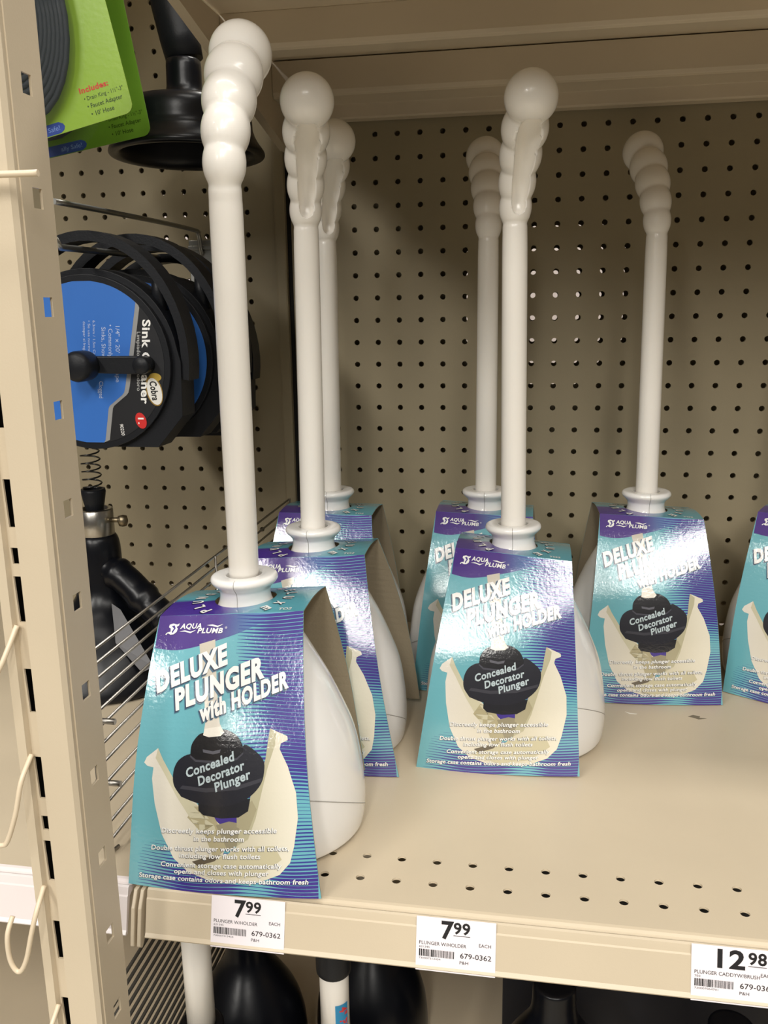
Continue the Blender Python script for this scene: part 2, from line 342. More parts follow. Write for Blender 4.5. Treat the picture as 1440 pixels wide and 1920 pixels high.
def sleeve(parent, twist, bow=.02, rollk=0., sk=0., dy=0.):
    """folded card sleeve: printed front, top with a round hole, plain back; outer faces printed, inner faces bare card"""
    mb = MB(); T = math.tan(twist)
    def fp(u, v, off):
        y, h, ny, nz = onpanel(v); k = v/VT
        uu = round(u/.4); lo = math.floor(u/.4+1e-6)*.4; t = (u-lo)/.4
        bq = bow*((lo*lo)*(1-t)+((lo+.4)**2)*t)*(1-k)
        return (u+sk*(1-k), y+bq+u*T*k*k+ny*off+dy*(1-k), h+nz*off+rollk*u*k)
    LAY = .0017
    # base, split at multiples of .4 in u
    nr = int(VT/ROW)
    for k in range(nr):
        v0, v1 = k*ROW, (k+1)*ROW; w0, w1 = halfw(v0), halfw(v1)
        cuts = [x*.4 for x in range(-6, 7) if abs(x*.4) < min(w0, w1)-.01]
        a = [-w0]+cuts+[w0]; b = [-w1]+cuts+[w1]
        for i in range(len(a)-1):
            mb.poly([fp(a[i], v0, 0), fp(a[i+1], v0, 0), fp(b[i+1], v1, 0), fp(b[i], v1, 0)], 0, C_BG)
            mb.poly([fp(a[i], v0, -.03), fp(b[i], v1, -.03), fp(b[i+1], v1, -.03), fp(a[i+1], v0, -.03)], 1, C_BG)
        for s in (-1, 1): mb.poly([fp(s*w0, v0, 0), fp(s*w1, v1, 0), fp(s*w1, v1, -.03), fp(s*w0, v0, -.03)], 1, C_BG)
    mb.poly([fp(-PBOT, 0, 0), fp(PBOT, 0, 0), fp(PBOT, 0, -.03), fp(-PBOT, 0, -.03)], 1, C_BG)
    for layer, vs, fs, col in ART:
        i0 = len(mb.v); mb.v += [fp(u, v, layer*LAY) for u, v in vs]
        for f in fs:
            if col == 'stripe':
                c = tuple(mix(lin(54, 70, 150), C_PUR, max(0, min(1, fld(*vs[i])*1.3-.2))) for i in f)
            elif callable(col): c = tuple(col(*vs[i]) for i in f)
            else: c = col
            mb.face([i0+i for i in f], 0, c)
    # top panel with the round hole
    N = 48; yf = -1.22; yb = 1.32; hb = 6.95; R = .84
    def tp(x, y, off=0):
        t = (y-yf)/(yb-yf); k = 1-t
        return (x, y+x*T, FOLD_H+(hb-FOLD_H)*t+.10*math.sin(PI*t)+off+rollk*x)
    ring = []; outer = []
    for k in range(N):
        a = 2*PI*k/N; c, s = math.cos(a), math.sin(a); ring.append((R*c, R*s+.03))
        q = min((PTOP/abs(c)) if abs(c) > 1e-6 else 9e9, ((yb if s > 0 else -yf)/abs(s)) if abs(s) > 1e-6 else 9e9); outer.append((q*c, q*s))
    for corner in ((PTOP, yb), (-PTOP, yb), (-PTOP, yf), (PTOP, yf)):
        k = min(range(N), key=lambda i: (outer[i][0]-corner[0])**2+(outer[i][1]-corner[1])**2); outer[k] = corner
    M_ = 6
    def purt(x, y): return mix(lin(84, 160, 176), lin(70, 44, 140), 1.0 if (y < -.15-.0*x and x < -.2) else (max(0, min(1, .9-(x+.2)*1.0)) if y < -.15 else 0))
    for k in range(N):
        a0, a1, b0, b1 = ring[k], ring[(k+1) % N], outer[k], outer[(k+1) % N]
        for j in range(M_):
            L = lambda p, q, t: (p[0]+(q[0]-p[0])*t, p[1]+(q[1]-p[1])*t)
            q = [L(a0, b0, j/M_), L(a1, b1, j/M_), L(a1, b1, (j+1)/M_), L(a0, b0, (j+1)/M_)]
            mb.poly([tp(*p) for p in q], 0, tuple(purt(*p) for p in q)); mb.poly([tp(*p, -.03) for p in q[::-1]], 1, C_BG)
    for txt, a0, a1 in (('PLUNGER', 232, 120), ('DELUXE', 52, -48)):
        n = len(txt); 
        for i, ch in enumerate(txt):
            a = math.radians(a0+(a1-a0)*i/(n-1)); r0 = 1.14
            cxp, cyp = r0*math.cos(a), r0*math.sin(a); tx, ty = math.sin(a), -math.cos(a)
            for ly, dd, cc in ((.008, .02, C_SH), (.016, 0, C_WH)):
                v, f = text2d(ch, (cxp-tx*.1-dd, cyp-ty*.1-dd), (cxp+tx*.1-dd, cyp+ty*.1-dd), .27, 0, .03)
                i0 = len(mb.v); mb.v += [tp(*p, ly+.008) for p in v]
                for q in f: mb.face([i0+w for w in q], 0, cc)
    v, f = text2d('TO2', (1.22, -1.12), (1.58, -1.12), .13, .1, .02); i0 = len(mb.v); mb.v += [tp(*p, .02) for p in v]
    for q in f: mb.face([i0+w for w in q], 0, C_WH)
    # back panel
    BK = [(yb, hb), (1.62, 6.3), (2.0, 5.4), (2.35, 4.4), (2.62, 3.3), (2.7, 2.2), (2.72, 1.1), (2.7, .3)]
    BP = [(p.x, p.y) for p in spline([(a, b, 0) for a, b in BK], 4)]
    for i in range(len(BP)-1):
        (y0, h0), (y1, h1) = BP[i], BP[i+1]; t0, t1 = 1-h0/hb, 1-h1/hb
        w0, w1 = PTOP+(PBOT-PTOP)*t0, PTOP+(PBOT-PTOP)*t1; k0, k1 = (1-t0)**2, (1-t1)**2
        xs = [-1, -.5, 0, .5, 1]
        for a, b in zip(xs, xs[1:]):
            g = lambda x, w, y, h, k, o: (x*w+sk*(1-k), y+o+x*w*T*k, h+rollk*x*w*k)
            mb.poly([g(a, w0, y0, h0, k0, .03), g(b, w0, y0, h0, k0, .03), g(b, w1, y1, h1, k1, .03), g(a, w1, y1, h1, k1, .03)], 0, C_BG)
            mb.poly([g(a, w0, y0, h0, k0, 0), g(a, w1, y1, h1, k1, 0), g(b, w1, y1, h1, k1, 0), g(b, w0, y0, h0, k0, 0)], 1, C_BG)
    return mb.build('cardboard_sleeve', [PRINT, CARDB], parent, fixn=False)

# ------------------------------------------------------------------ plunger in its holder
HPROF = [(2.95, 0.02), (3.06, .06), (3.12, .2), (3.19, .7), (3.19, 1.3), (3.13, 2.0), (2.98, 2.9), (2.7, 3.7), (2.32, 4.6), (1.95, 5.3), (1.58, 5.95), (1.22, 6.45), (.93, 6.78), (.80, 6.98), (.74, 7.14), (.72, 7.28), (.74, 7.42), (.82, 7.52), (.90, 7.60), (.955, 7.68), (.955, 7.75), (.91, 7.82), (.80, 7.845), (.56, 7.83), (.5, 7.76), (.49, 7.2), (.49, 6.6)]
def holder_mesh():
    p = [(q.x, q.y) for q in spline([(a, b, 0) for a, b in HPROF], 4)]
    mb = MB(); mb.lathe(p, 72, cap=False)
    bm_ = mb
    # closed floor
    mb.poly([(2.85*math.cos(2*PI*k/72), 2.95*math.sin(2*PI*k/72), .02) for k in range(72)][::-1])
    mb.v = [(x, y*oval(z), z) for x, y, z in mb.v]
    return mb
def oval(h): return .88+.12*max(0, min(1, (h-5)/1.6))
P_STD = [(0, 17.4), (0, 17.9), (.1, 18.5), (.36, 19.15), (.75, 19.8), (1.25, 20.42), (1.8, 20.97), (2.5, 21.6)]
P_FLEX = [(0, 17.4), (0, 17.87), (.12, 18.44), (.42, 19.04), (.86, 19.6), (1.38, 20.08), (2.0, 20.5), (2.72, 20.85)]
def handle_mesh(PP=P_STD):
    """shaft and bead-shaped grip curving towards +x, with the scooped groove on the inner side of the curve"""
    P = spline([(a, b, 0) for a, b in PP], 16)
    S = [0]
    for a, b in zip(P, P[1:]): S.append(S[-1]+(b-a).length)
    def at(q):
        k = max(0, min(len(P)-2, next((i for i in range(len(S)-1) if S[i+1] > q), len(P)-2))); d = (P[k+1]-P[k]).normalized()
        return P[k]+d*(q-S[k]), d
    BE = [(.85, .52, .70), (1.62, .59, .78), (2.47, .66, .82), (3.32, .72, .82), (4.34, .79, .79)]
    def rad(q):
        r = .40 if q < .3 else (.385 if q < .9 else .01)
        for b, rb, ln in BE:
            v = 1-((q-b)/ln)**2
            if v > 0: r = max(r, rb*math.sqrt(v))
        return max(r, .015)
    mb = MB(); n = 44; ring = []
    for z, r in ((4.5, .43), (8, .425), (12, .42), (16, .412), (17.0, .41), (17.3, .405)): ring.append((Vector((0, z, 0)), Vector((0, 1, 0)), r))
    qs = []; q = .0
    while q < 5.15: qs.append(q); q += .03
    qs = [x for x in qs if x <= 5.07]+[5.09, 5.105, 5.117, 5.125]
    R = [rad(x) for x in qs]
    for _ in range(3): R = [R[0]]+[(R[i-1]+2*R[i]+R[i+1])/4 if i < len(R)-8 else R[i] for i in range(1, len(R)-1)]+[R[-1]]
    for x, r in zip(qs, R): p, d = at(x); ring.append((p, d, r))
    rows = []
    for p, d, r in ring:
        nx, nz = d.y, -d.x           # normal in the bending plane, towards +x
        rows.append([mb.vert((p.x+nx*r*math.cos(2*PI*k/n), r*math.sin(2*PI*k/n), p.y+nz*r*math.cos(2*PI*k/n))) for k in range(n)])
    for a, b in zip(rows, rows[1:]):
        for k in range(n): mb.face((a[k], a[(k+1) % n], b[(k+1) % n], b[k]), 0, (1, 1, 1), True)
    mb.face(rows[0][::-1]); mb.face(rows[-1]); o = mb.build('h', WHITE)
    cut = MB(); n = 24; rows = []
    tab = [(.62, .03, .02), (.66, .12, .15), (.78, .2, .27), (1.0, .24, .36), (1.6, .28, .42), (2.4, .32, .47), (3.0, .37, .5), (3.35, .40, .52), (3.75, .39, .52), (4.0, .33, .44), (4.15, .22, .3), (4.2, .05, .07)]
    q = .62
    while q <= 4.2:
        p, d = at(q); nx, nz = d.y, -d.x; w = interp([(a, b) for a, b, c in tab], q); dp = interp([(a, c) for a, b, c in tab], q)
        ro = interp([(.6, .50), (1.6, .55), (2.4, .62), (3.25, .70), (3.8, .80), (4.2, .80)], q)
        rows.append([cut.vert((p.x+nx*(ro+dp*math.cos(2*PI*k/n)), w*math.sin(2*PI*k/n), p.y+nz*(ro+dp*math.cos(2*PI*k/n)))) for k in range(n)]); q += .053
    for a, b in zip(rows, rows[1:]):
        for k in range(n): cut.face((a[k], a[(k+1) % n], b[(k+1) % n], b[k]))
    cut.face(rows[0][::-1]); cut.face(rows[-1]); co = cut.build('c', WHITE)
    md = o.modifiers.new('b', 'BOOLEAN'); md.object = co; md.operation = 'DIFFERENCE'; md.solver = 'EXACT'
    dg = bpy.context.evaluated_depsgraph_get(); dg.update()
    me = bpy.data.meshes.new_from_object(o.evaluated_get(dg)); me.name = 'plunger_handle'
    bm = bmesh.new(); bm.from_mesh(me); bmesh.ops.remove_doubles(bm, verts=bm.verts, dist=.004*IN)
    ed = [e for e in bm.edges if len(e.link_faces) == 2 and e.calc_face_angle(0) > math.radians(32) and e.verts[0].co.z > 17.9*IN]
    bmesh.ops.bevel(bm, geom=ed, offset=.05*IN, segments=3, affect='EDGES', clamp_overlap=True); bm.to_mesh(me); bm.free()
    for p in me.polygons: p.use_smooth = True
    bpy.data.objects.remove(o); bpy.data.objects.remove(co); return me
# ------------------------------------------------------------------ the setting
def pegboard(name, x0, x1, h0, h1, xo, ho, y0=0., th=.14, r=.125, clip=None):
    """hardboard panel with a one inch grid of round holes; xo, ho place one hole"""
    mb = MB(); n = 12
    xs = [xo+i for i in range(int(math.ceil(x0-xo+.5)), int(math.floor(x1-xo-.5))+1)]
    hs = [ho+i for i in range(int(math.ceil(h0-ho+.5)), int(math.floor(h1-ho-.5))+1)]
    X0, X1, H0, H1 = xs[0]-.5, xs[-1]+.5, hs[0]-.5, hs[-1]+.5
    for cx in xs:
        for ch in hs:
            sq = []
            for k in range(n):
                a = 2*PI*k/n+PI/n*0; c, s = math.cos(a), math.sin(a); q = .5/max(abs(c), abs(s)); sq.append((cx+q*c, ch+q*s))
            # snap corners
            for cc in ((.5, .5), (-.5, .5), (-.5, -.5), (.5, -.5)):
                pass
            ri = [(cx+r*math.cos(2*PI*k/n), ch+r*math.sin(2*PI*k/n)) for k in range(n)]
            corners = {1: (.5, .5), 4: (-.5, .5), 7: (-.5, -.5), 10: (.5, -.5)}
            i0 = len(mb.v); mb.v += [(p[0], y0, p[1]) for p in ri]+[(p[0], y0+th, p[1]) for p in ri]+[(p[0], y0, p[1]) for p in sq]
            for k in range(n):
                kk = (k+1) % n; poly = [i0+k, i0+2*n+k]
                if k in corners: poly.append(mb.vert((cx+corners[k][0], y0, ch+corners[k][1])))
                poly += [i0+2*n+kk, i0+kk]; mb.face(poly)
                mb.face((i0+k, i0+kk, i0+n+kk, i0+n+k))
    if x0 < X0: mb.poly([(x0, y0, h0), (X0, y0, h0), (X0, y0, h1), (x0, y0, h1)])
    if x1 > X1: mb.poly([(X1, y0, h0), (x1, y0, h0), (x1, y0, h1), (X1, y0, h1)])
    if h0 < H0: mb.poly([(X0, y0, h0), (X1, y0, h0), (X1, y0, H0), (X0, y0, H0)])
    if h1 > H1: mb.poly([(X0, y0, H1), (X1, y0, H1), (X1, y0, h1), (X0, y0, h1)])
    return struct(mb.build(name, BOARD, None, ORI, fixn=False))
HO = 22.594
pegboard('wall_back', -2.95, 33.0, -.2, 34.0, 0, HO)
pegboard('wall_left', -26.0, -3.72, -.2, 34.0, -.016, HO-.073)
pegboard('wall_rear', -26.0, 33.0, -.2, 34.0, 0.0, HO, y0=2.3, r=.13)
mb = MB(); mb.box(-26, 33, 0, .5, -42, -.25); struct(mb.build('wall_lower', BOARD, None, ORI))
mb = MB(); mb.box(-26, 33, .0, 2.5, 34, 34.3); struct(mb.build('lightproof_cap_1', BOARD, None, ORI))  # unseen cap, added to block light falling between the boards
mb = MB(); mb.box(-90, 90, -120, 10, -43, -42); struct(mb.build('floor', FLOORM, None, ORI))

# shelves
def shelf(name, label, x0, x1, holes=True, xh=3.9, pitchx=1.0, h=0., lipmat=CREAM):
    t = thing(name, label, 'shelf', (0, 0, h))
    mb = MB(); y1 = -.02; yf = -21.12
    if holes:
        n = 16; r = .125; y0 = -20.7; ya = -18.71
        mb.poly([(x0, ya, 0), (x1, ya, 0), (x1, y1, 0), (x0, y1, 0)])
        mb.poly([(x0, yf, 0), (x1, yf, 0), (x1, y0, 0), (x0, y0, 0)])
        k0 = math.floor((x1-xh-.5)); xs = [xh+i for i in range(-5, k0+1) if xh+i-.5 > x0]
        mb.poly([(x0, y0, 0), (xs[0]-.5, y0, 0), (xs[0]-.5, ya, 0), (x0, ya, 0)]); mb.poly([(xs[-1]+.5, y0, 0), (x1, y0, 0), (x1, ya, 0), (xs[-1]+.5, ya, 0)])
        for cx in xs:
            for cy in (-19.205, -20.2):
                b0, b1 = (-19.705, ya) if cy > -20 else (y0, -19.705)
                rr = r; ri = [(cx+rr*math.cos(2*PI*k/n+PI/n), cy+rr*math.sin(2*PI*k/n+PI/n)) for k in range(n)]
                i0 = len(mb.v); mb.v += [(p[0], p[1], 0) for p in ri]+[(p[0], p[1], -.06) for p in ri]
                for k in range(n): mb.face((i0+k, i0+(k+1) % n, i0+n+(k+1) % n, i0+n+k))
                o = []
                for k in range(n):
                    a = 2*PI*k/n+PI/n; c, s = math.cos(a), math.sin(a); q = min(.5/abs(c), ((b1-cy) if s > 0 else (cy-b0))/abs(s)); o.append((cx+q*c, cy+q*s))
                for cor in ((cx+.5, b1), (cx-.5, b1), (cx-.5, b0), (cx+.5, b0)):
                    k = min(range(n), key=lambda i: (o[i][0]-cor[0])**2+(o[i][1]-cor[1])**2); o[k] = cor
                j0 = len(mb.v); mb.v += [(p[0], p[1], 0) for p in o]
                for k in range(n): mb.face((i0+k, j0+k, j0+(k+1) % n, i0+(k+1) % n))
        mb.box(x0, x0+.05, yf, y1, -1.2, -.0); mb.box(x1-.05, x1, yf, y1, -1.2, 0)
    else:
        mb.box(x0, x1, yf, y1, -.06, 0)
    mb.build('shelf_pan', CREAM, t, fixn=True)
    # rolled front edge and slanted price channel, one profile along the shelf
    mb = MB(); pr = [(-21.12, 0), (-21.2, -.02), (-21.26, -.07), (-21.32, -.10), (-21.38, -.08), (-21.43, -.02), (-21.48, .0), (-21.54, -.03), (-21.57, -.12), (-21.60, -.22), (-21.64, -.25), (-21.86, -1.12), (-21.90, -1.17), (-21.93, -1.21), (-21.90, -1.26), (-21.80, -1.26), (-21.5, -.3), (-21.2, -.2), (-21.12, -.06)]
    mb.prism(pr, 'x', x0, x1); mb.build('price_channel', lipmat, t)
    return t
sh_main = shelf('display_shelf', 'cream steel shelf with two rows of small front holes, carrying the white plungers', -1.7, 33.0)
for nm, pts, c in (('scuff_mark', [(14.2, -8.85), (14.4, -8.7), (14.65, -8.78), (14.6, -8.9), (14.85, -8.95), (14.55, -9.05), (14.4, -8.95)], (120, 110, 92)), ('scuff_mark', [(11.9, -8.75), (12.1, -8.85), (12.35, -8.88), (12.3, -8.93), (12.05, -8.92)], (245, 240, 230))):
    mb = MB(); mb.prism(pts, 'z', .0, .006); mb.build(nm, mat(nm, lin(*c), .7), sh_main)
sh_left = shelf('display_shelf', 'cream steel shelf left of the slotted post, under the black rubber plunger', -26, -2.25, False, lipmat=WHITEC)
sh_low = shelf('display_shelf', 'shadowed cream shelf below, carrying the black bell plungers', -26, 33.0, False, h=-13.5)
# shelf bracket noses between the two shelves
for i, x in enumerate((-2.12, -1.93)):
    mb = MB(); nose = [(-.1, -.1), (-21.5, -.1), (-21.75, -.5), (-21.92, -1.2), (-21.98, -1.5), (-21.85, -1.62), (-21.7, -1.5), (-21.5, -.9), (-20, -1.0), (-.1, -3.4)]
    mb.prism(nose, 'x', x, x+.11)
    tag(mb.build('shelf_bracket', CREAM, None, ORI, bevel=.03), ('left' if i == 0 else 'right')+' one of the two rounded cream bracket noses between the shelf ends', 'bracket')

# overhead shelf
t = thing('overhead_shelf', 'cream steel shelf overhead with boxed stiffeners, at the top of the picture', 'shelf', (0, 0, 0))
mb = MB(); mb.box(-2.9, 33, -20.4, -.05, 25.25, 25.35); mb.build('shelf_pan', CREAM, t)
mb = MB(); mb.prism([(-8.5, 25.25), (-8.52, 24.2), (-8.46, 24.06), (-8.35, 24.0), (-7.4, 24.02), (-7.3, 24.1), (-7.3, 25.25)], 'x', -2.9, 33); mb.build('front_stiffener', CREAM, t, bevel=.02)
mb = MB(); mb.prism([(-2.3, 25.2), (-2.32, 24.0), (-2.27, 23.84), (-2.15, 23.78), (-.75, 23.72), (-.7, 23.2), (-.62, 23.14), (-.1, 23.12), (-.1, 25.2)], 'x', -2.9, 33); mb.build('rear_stiffener', CREAM, t, bevel=.02)
mb = MB(); mb.prism([(-20.4, 25.35), (-20.55, 25.3), (-20.9, 24.1), (-20.8, 24.05), (-20.4, 25.1)], 'x', -2.9, 33); mb.build('price_channel', CREAM, t)
mb = MB(); mb.prism([(-20.3, 25.2), (-20.3, 24.95), (-12.2, 24.62), (.0, 22.02), (.0, 25.2)], 'x', -3.28, -2.91); mb.build('shelf_bracket', CREAM, t)
t = thing('overhead_shelf', 'unseen cream steel shelf high above the left section, added to shade its pegboard', 'shelf', (0, 0, 0))  # out of view, added to keep the left pegboard in shade
mb = MB(); mb.box(-26, -3.5, -20.4, -.05, 33.5, 33.6); mb.build('shelf_pan', CREAM, t)
mb = MB(); mb.box(-26, -3.5, -20.7, -20.4, 32.4, 33.6); mb.build('price_channel', CREAM, t)
mb = MB(); mb.box(-60, 70, 32, 33, -42, 60); struct(mb.build('wall_far', WHITEC, None, ORI))
down('ceiling_tube', 8, 20, 92, 60, 8, 90)
# rear upright between the boards
t = thing('rear_upright', 'cream upright strip between the two pegboard panels, behind the plungers', 'post', (0, 0, 0))
mb = MB(); mb.prism([(-3.72, .1), (-3.70, -.12), (-3.62, -.16), (-3.26, -.16), (-3.2, -.12), (-3.18, .1)], 'z', -13, 34); mb.build('upright_face', BOARD, t)
mb = MB(); mb.box(-3.18, -2.95, .1, .2, -13, 34); mb.build('gap_shade', DARK, t)  # dark strip painted as the shade in the gap beside the upright
for i in range(22):
    pass
# ------------------------------------------------------------------ slotted front post: open channel, plan outline extruded, real slots
PL = 1
def post():
    t = thing('slotted_post', 'tall cream slotted steel post in the left foreground', 'post', (0, 0, 0))
    xr = -1.0
    plan = [(xr+.0, -24.36), (xr, -25.45)]                        # side face
    corner = [(xr-.02, -25.56), (xr-.09, -25.64)]
    frontp = (-1.70, -25.66); groove = (-1.76, -25.50); g2 = (-2.02, -25.50); rid1 = (-2.06, -25.64); rid2 = (-2.22, -25.66); f5 = (-2.30, -25.52); f6 = (-2.66, -25.0); f7 = (-2.66, -24.36)
    h0, h1 = -30, 34; mb = MB()
    def strip(a, b, holes):
        # holes: list of (s0,s1,s0b,s1b,hb,ht) as fractions along a-b at bottom/top
        hs = sorted(holes, key=lambda q: q[4]); z = h0
        P = lambda s, h: (a[0]+(b[0]-a[0])*s, a[1]+(b[1]-a[1])*s, h)
        for (s0, s1, t0, t1, hb, ht) in hs:
            mb.poly([P(0, z), P(1, z), P(1, hb), P(s1, hb), P(s0, hb), P(0, hb)])
            mb.poly([P(0, hb), P(s0, hb), P(t0, ht), P(0, ht)]); mb.poly([P(s1, hb), P(1, hb), P(1, ht), P(t1, ht)])
            z = ht
            # keep the hole's upper vertices in the next piece by starting from the full width
        mb.poly([P(0, z), P(1, z), P(1, h1), P(0, h1)])
    L = 1.09
    side_holes = [((.36), (.66), (.36), (.66), hh, hh+.37) for hh in [7.13+2*k-20 for k in range(0, 27)] if -29 < hh < 33]
    strip(plan[0], plan[1], side_holes)
    for p, q in ((plan[1], corner[0]), (corner[0], corner[1]), (corner[1], frontp), (frontp, groove)): strip(p, q, [])
    sl = []
    for k in range(-14, 16):
        top = 8.02+2*k
        if -29 < top-1 < 33:
            sl.append((.18, .72, .02, .84, top-.98, top))
            if k % 3 == 1 and k < 15: pass
    for k in range(-8, 9):
        top = 4.5+6.15*k
    sm = []
    for top in (4.62, 10.62, 16.62, -1.38):
        sm.append((.22, .74, .16, .80, top-.34, top))
    strip(groove, g2, sorted(sl+sm, key=lambda q: q[4]))
    for p, q in ((g2, rid1), (rid1, rid2), (rid2, f5), (f5, f6), (f6, f7)): strip(p, q, [])
    o = mb.build('post_channel', CREAM, t, fixn=False)
    bm = bmesh.new(); bm.from_mesh(o.data); bmesh.ops.remove_doubles(bm, verts=bm.verts, dist=1e-5); bmesh.ops.recalc_face_normals(bm, faces=bm.faces); bm.to_mesh(o.data); bm.free()
    s = o.modifiers.new('sheet', 'SOLIDIFY'); s.thickness = .05*IN; s.offset = 0
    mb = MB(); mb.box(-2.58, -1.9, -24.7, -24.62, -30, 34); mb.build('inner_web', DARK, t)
post()
# cream wire hooks on the post
def wire(pts, label, r=.055, name='wire_hook', m=WIREW, cat='hook', group=None, k=6):
    mb = MB(); mb.tube([tuple(p) for p in spline(pts, k)], r, 12); return tag(mb.build(name, m, None, ORI), label, cat, group)
wire([(-1.98, -25.6, 6.1), (-2.02, -26.0, 5.7), (-2.17, -26.1, 5.0), (-2.42, -26.1, 4.36), (-2.56, -26.1, 4.22), (-2.75, -26.1, 4.3), (-3.0, -26.0, 4.9)], 'cream wire loop on the slotted post, the middle one of three')
wire([(-2.03, -25.62, 2.95), (-2.02, -26.0, 2.6), (-2.14, -26.1, 2.1), (-2.32, -26.1, 1.47), (-2.5, -26.1, 1.12), (-2.64, -26.1, 1.15), (-2.74, -26.1, 1.45), (-2.72, -26.1, 2.0), (-2.68, -25.9, 2.33)], 'cream U shaped wire loop low on the slotted post beside the white channel')
wire([(-1.96, -25.62, 9.0), (-2.12, -26.0, 8.35), (-2.35, -26.1, 7.9), (-2.6, -26.1, 7.2), (-2.85, -26.1, 6.8), (-3.1, -26.1, 7.0)], 'cream wire loop on the slotted post, the highest of three')
wire([(-2.0, -25.62, -.1), (-2.05, -26.0, -.5), (-2.2, -26.1, -1.2), (-2.5, -26.1, -1.9)], 'cream wire end at the foot of the picture beside the slotted post')
wire([(-3.2, -26.1, 17.6), (-1.6, -26.05, 17.6), (-.3, -26.0, 17.6)], 'straight cream wire crossing the slotted post near the top', .06)

# ------------------------------------------------------------------ price tags on the channel
def price_tag(x, big, cents, l1, l2, code, num, label, wid=2.02):
    t = thing('price_tag', label, 'price tag', (x, -21.64, -.25), 0, 'price tags on the shelf edge')
    # local frame: s along x, d down the slanted channel
    sl = math.atan2(.87, -.22); ny, nz = -.97, -.245
    dy, dz = -.22/.897, -.87/.897; mb = MB()
    def P(s, d, o=.02): return (s, d*dy-o*.97, d*dz+o*.245+.0)
    Wd, Hd = wid, 1.36; d0 = -.30; wcol = lin(240, 232, 236)
    mb.poly([P(0, d0+Hd), P(Wd, d0+Hd), P(Wd, d0), P(0, d0)], 0, wcol); mb.poly([P(0, d0+Hd, .01), P(0, d0, .01), P(Wd, d0, .01), P(Wd, d0+Hd, .01)], 0, wcol)
    K = lin(26, 24, 26)
    def tx(s_, a, b, cap, bold=0., c=K):
        v, f = text2d(s_, a, b, cap, 0, bold); i0 = len(mb.v); mb.v += [P(p[0], d0+Hd-p[1], .026) for p in v]
        for q in f: mb.face([i0+w for w in q], 0, c)
    H = Hd
    wb_ = .36 if len(big) == 1 else .66
    tx(big, (.64 if len(big) == 1 else .60, .86), (.64+wb_-.04 if len(big) == 1 else 1.24, .86), .42, .03); x2 = .95 if len(big) == 1 else 1.31
    tx(cents, (x2, 1.0), (x2+.42, 1.0), .27, .025)
    mb.poly([P(x2, d0+H-.94, .026), P(x2+.42, d0+H-.94, .026), P(x2+.42, d0+H-.955, .026), P(x2, d0+H-.955, .026)], 0, K)
    tx(l1, (.08, .66), (.08+.075*len(l1), .66), .085); tx('EACH', (1.60, .72), (1.90, .72), .085)
    tx(l2, (.08, .575), (.08+.045*len(l2), .575), .05, 0, lin(90, 88, 90))
    rnd = random.Random(5); xx = .08
    while xx < .96:
        w = rnd.choice((.012, .02, .03)); mb.poly([P(xx, d0+H-.36, .026), P(xx+w, d0+H-.36, .026), P(xx+w, d0+H-.54, .026), P(xx, d0+H-.54, .026)], 0, K); xx += w+rnd.choice((.012, .018))
    tx(code, (.08, .29), (.08+.046*len(code), .29), .045, 0, lin(90, 88, 90)); tx(num, (1.13, .40), (1.13+.098*len(num), .40), .125, .004); tx('P&H', (1.12, .25), (1.34, .25), .075)
    mb.build('tag_paper', PAPER, t, fixn=False)
price_tag(.15, '7', '99', 'PLUNGER W/HOLDER', '621345', '730007213454', '679-0362', 'white 7.99 price tag under the nearest white plunger')
price_tag(5.65, '7', '99', 'PLUNGER W/HOLDER', '621345', '730007213454', '679-0362', 'white 7.99 price tag on bare channel right of the nearest plunger')
price_tag(12.38, '12', '98', 'PLUNGER CADDYW/BRUSH', '703', '730007064701', '679-0362', 'white 12.98 price tag at the right edge of the picture')

# ------------------------------------------------------------------ the white plungers
HM = None; HME = handle_mesh(); HMF = handle_mesh(P_FLEX)
def plunger(x, y, label, lean, gdir, twist, rz=0., roll=0., sk=0., dy=0., lift=0., tilt=0.):
    global HM
    t = thing('plunger_with_holder', label, 'plunger', (x, y, 0), rz, 'white plungers in holders with printed card sleeves')
    t.rotation_euler.y = math.radians(tilt)
    if HM is None:
        o = holder_mesh().build('holder', HOLD, t); HM = o.data
        # the slanted seam where the shell parts open
    else:
        o = bpy.data.objects.new('holder', HM); COL.objects.link(o); o.parent = t
    if 'sm' not in _seam:
        p = [(q.x, q.y) for q in spline([(a, b, 0) for a, b in HPROF[:14]], 4)]; ri = lambda h: interp(sorted([(b, a) for a, b in p]), h)
        pts = []
        for k in range(-24, 25):
            a = -PI/2+(k/24)*(PI*.62); h = 1.0
            for _ in range(6): h = max(.12, .75-.52*ri(h)*math.sin(a))
            pts.append((ri(h)*math.cos(a), ri(h)*math.sin(a)*oval(h), h))
        sm_ = mat('seam_shadow_gap', lin(168, 164, 158), .6)
        mb = MB(); mb.tube(pts, .014, 6); _seam['sm'] = [mb.build('seam', sm_, o).data]
        pts = [(0, -r*oval(h), h) for r, h in HPROF[12:23]]; mb = MB(); mb.tube([tuple(q) for q in spline(pts, 4)], .010, 6)
        _seam['sm'].append(mb.build('seam', sm_, o).data)
    else:
        for q in _seam['sm']: s = bpy.data.objects.new('seam', q); COL.objects.link(s); s.parent = o
    h = bpy.data.objects.new('plunger_handle', HMF if lift else HME); COL.objects.link(h); h.parent = t
    lx, ly = lean[0]/10.1, lean[1]/10.1; az = gdir-rz
    q = Vector((0, 0, 1)).rotation_difference(Vector((lx, ly, 1)).normalized()).to_matrix().to_4x4()
    piv = Matrix.Translation(Vector((0, 0, 7.75*IN)))
    h.matrix_local = Matrix.Rotation(-rz, 4, 'Z') @ piv @ q @ piv.inverted() @ Matrix.Translation(Vector((0, 0, lift*IN))) @ Matrix.Rotation(gdir, 4, 'Z')
    sleeve(t, twist, rollk=roll, sk=sk, dy=dy)
    return t
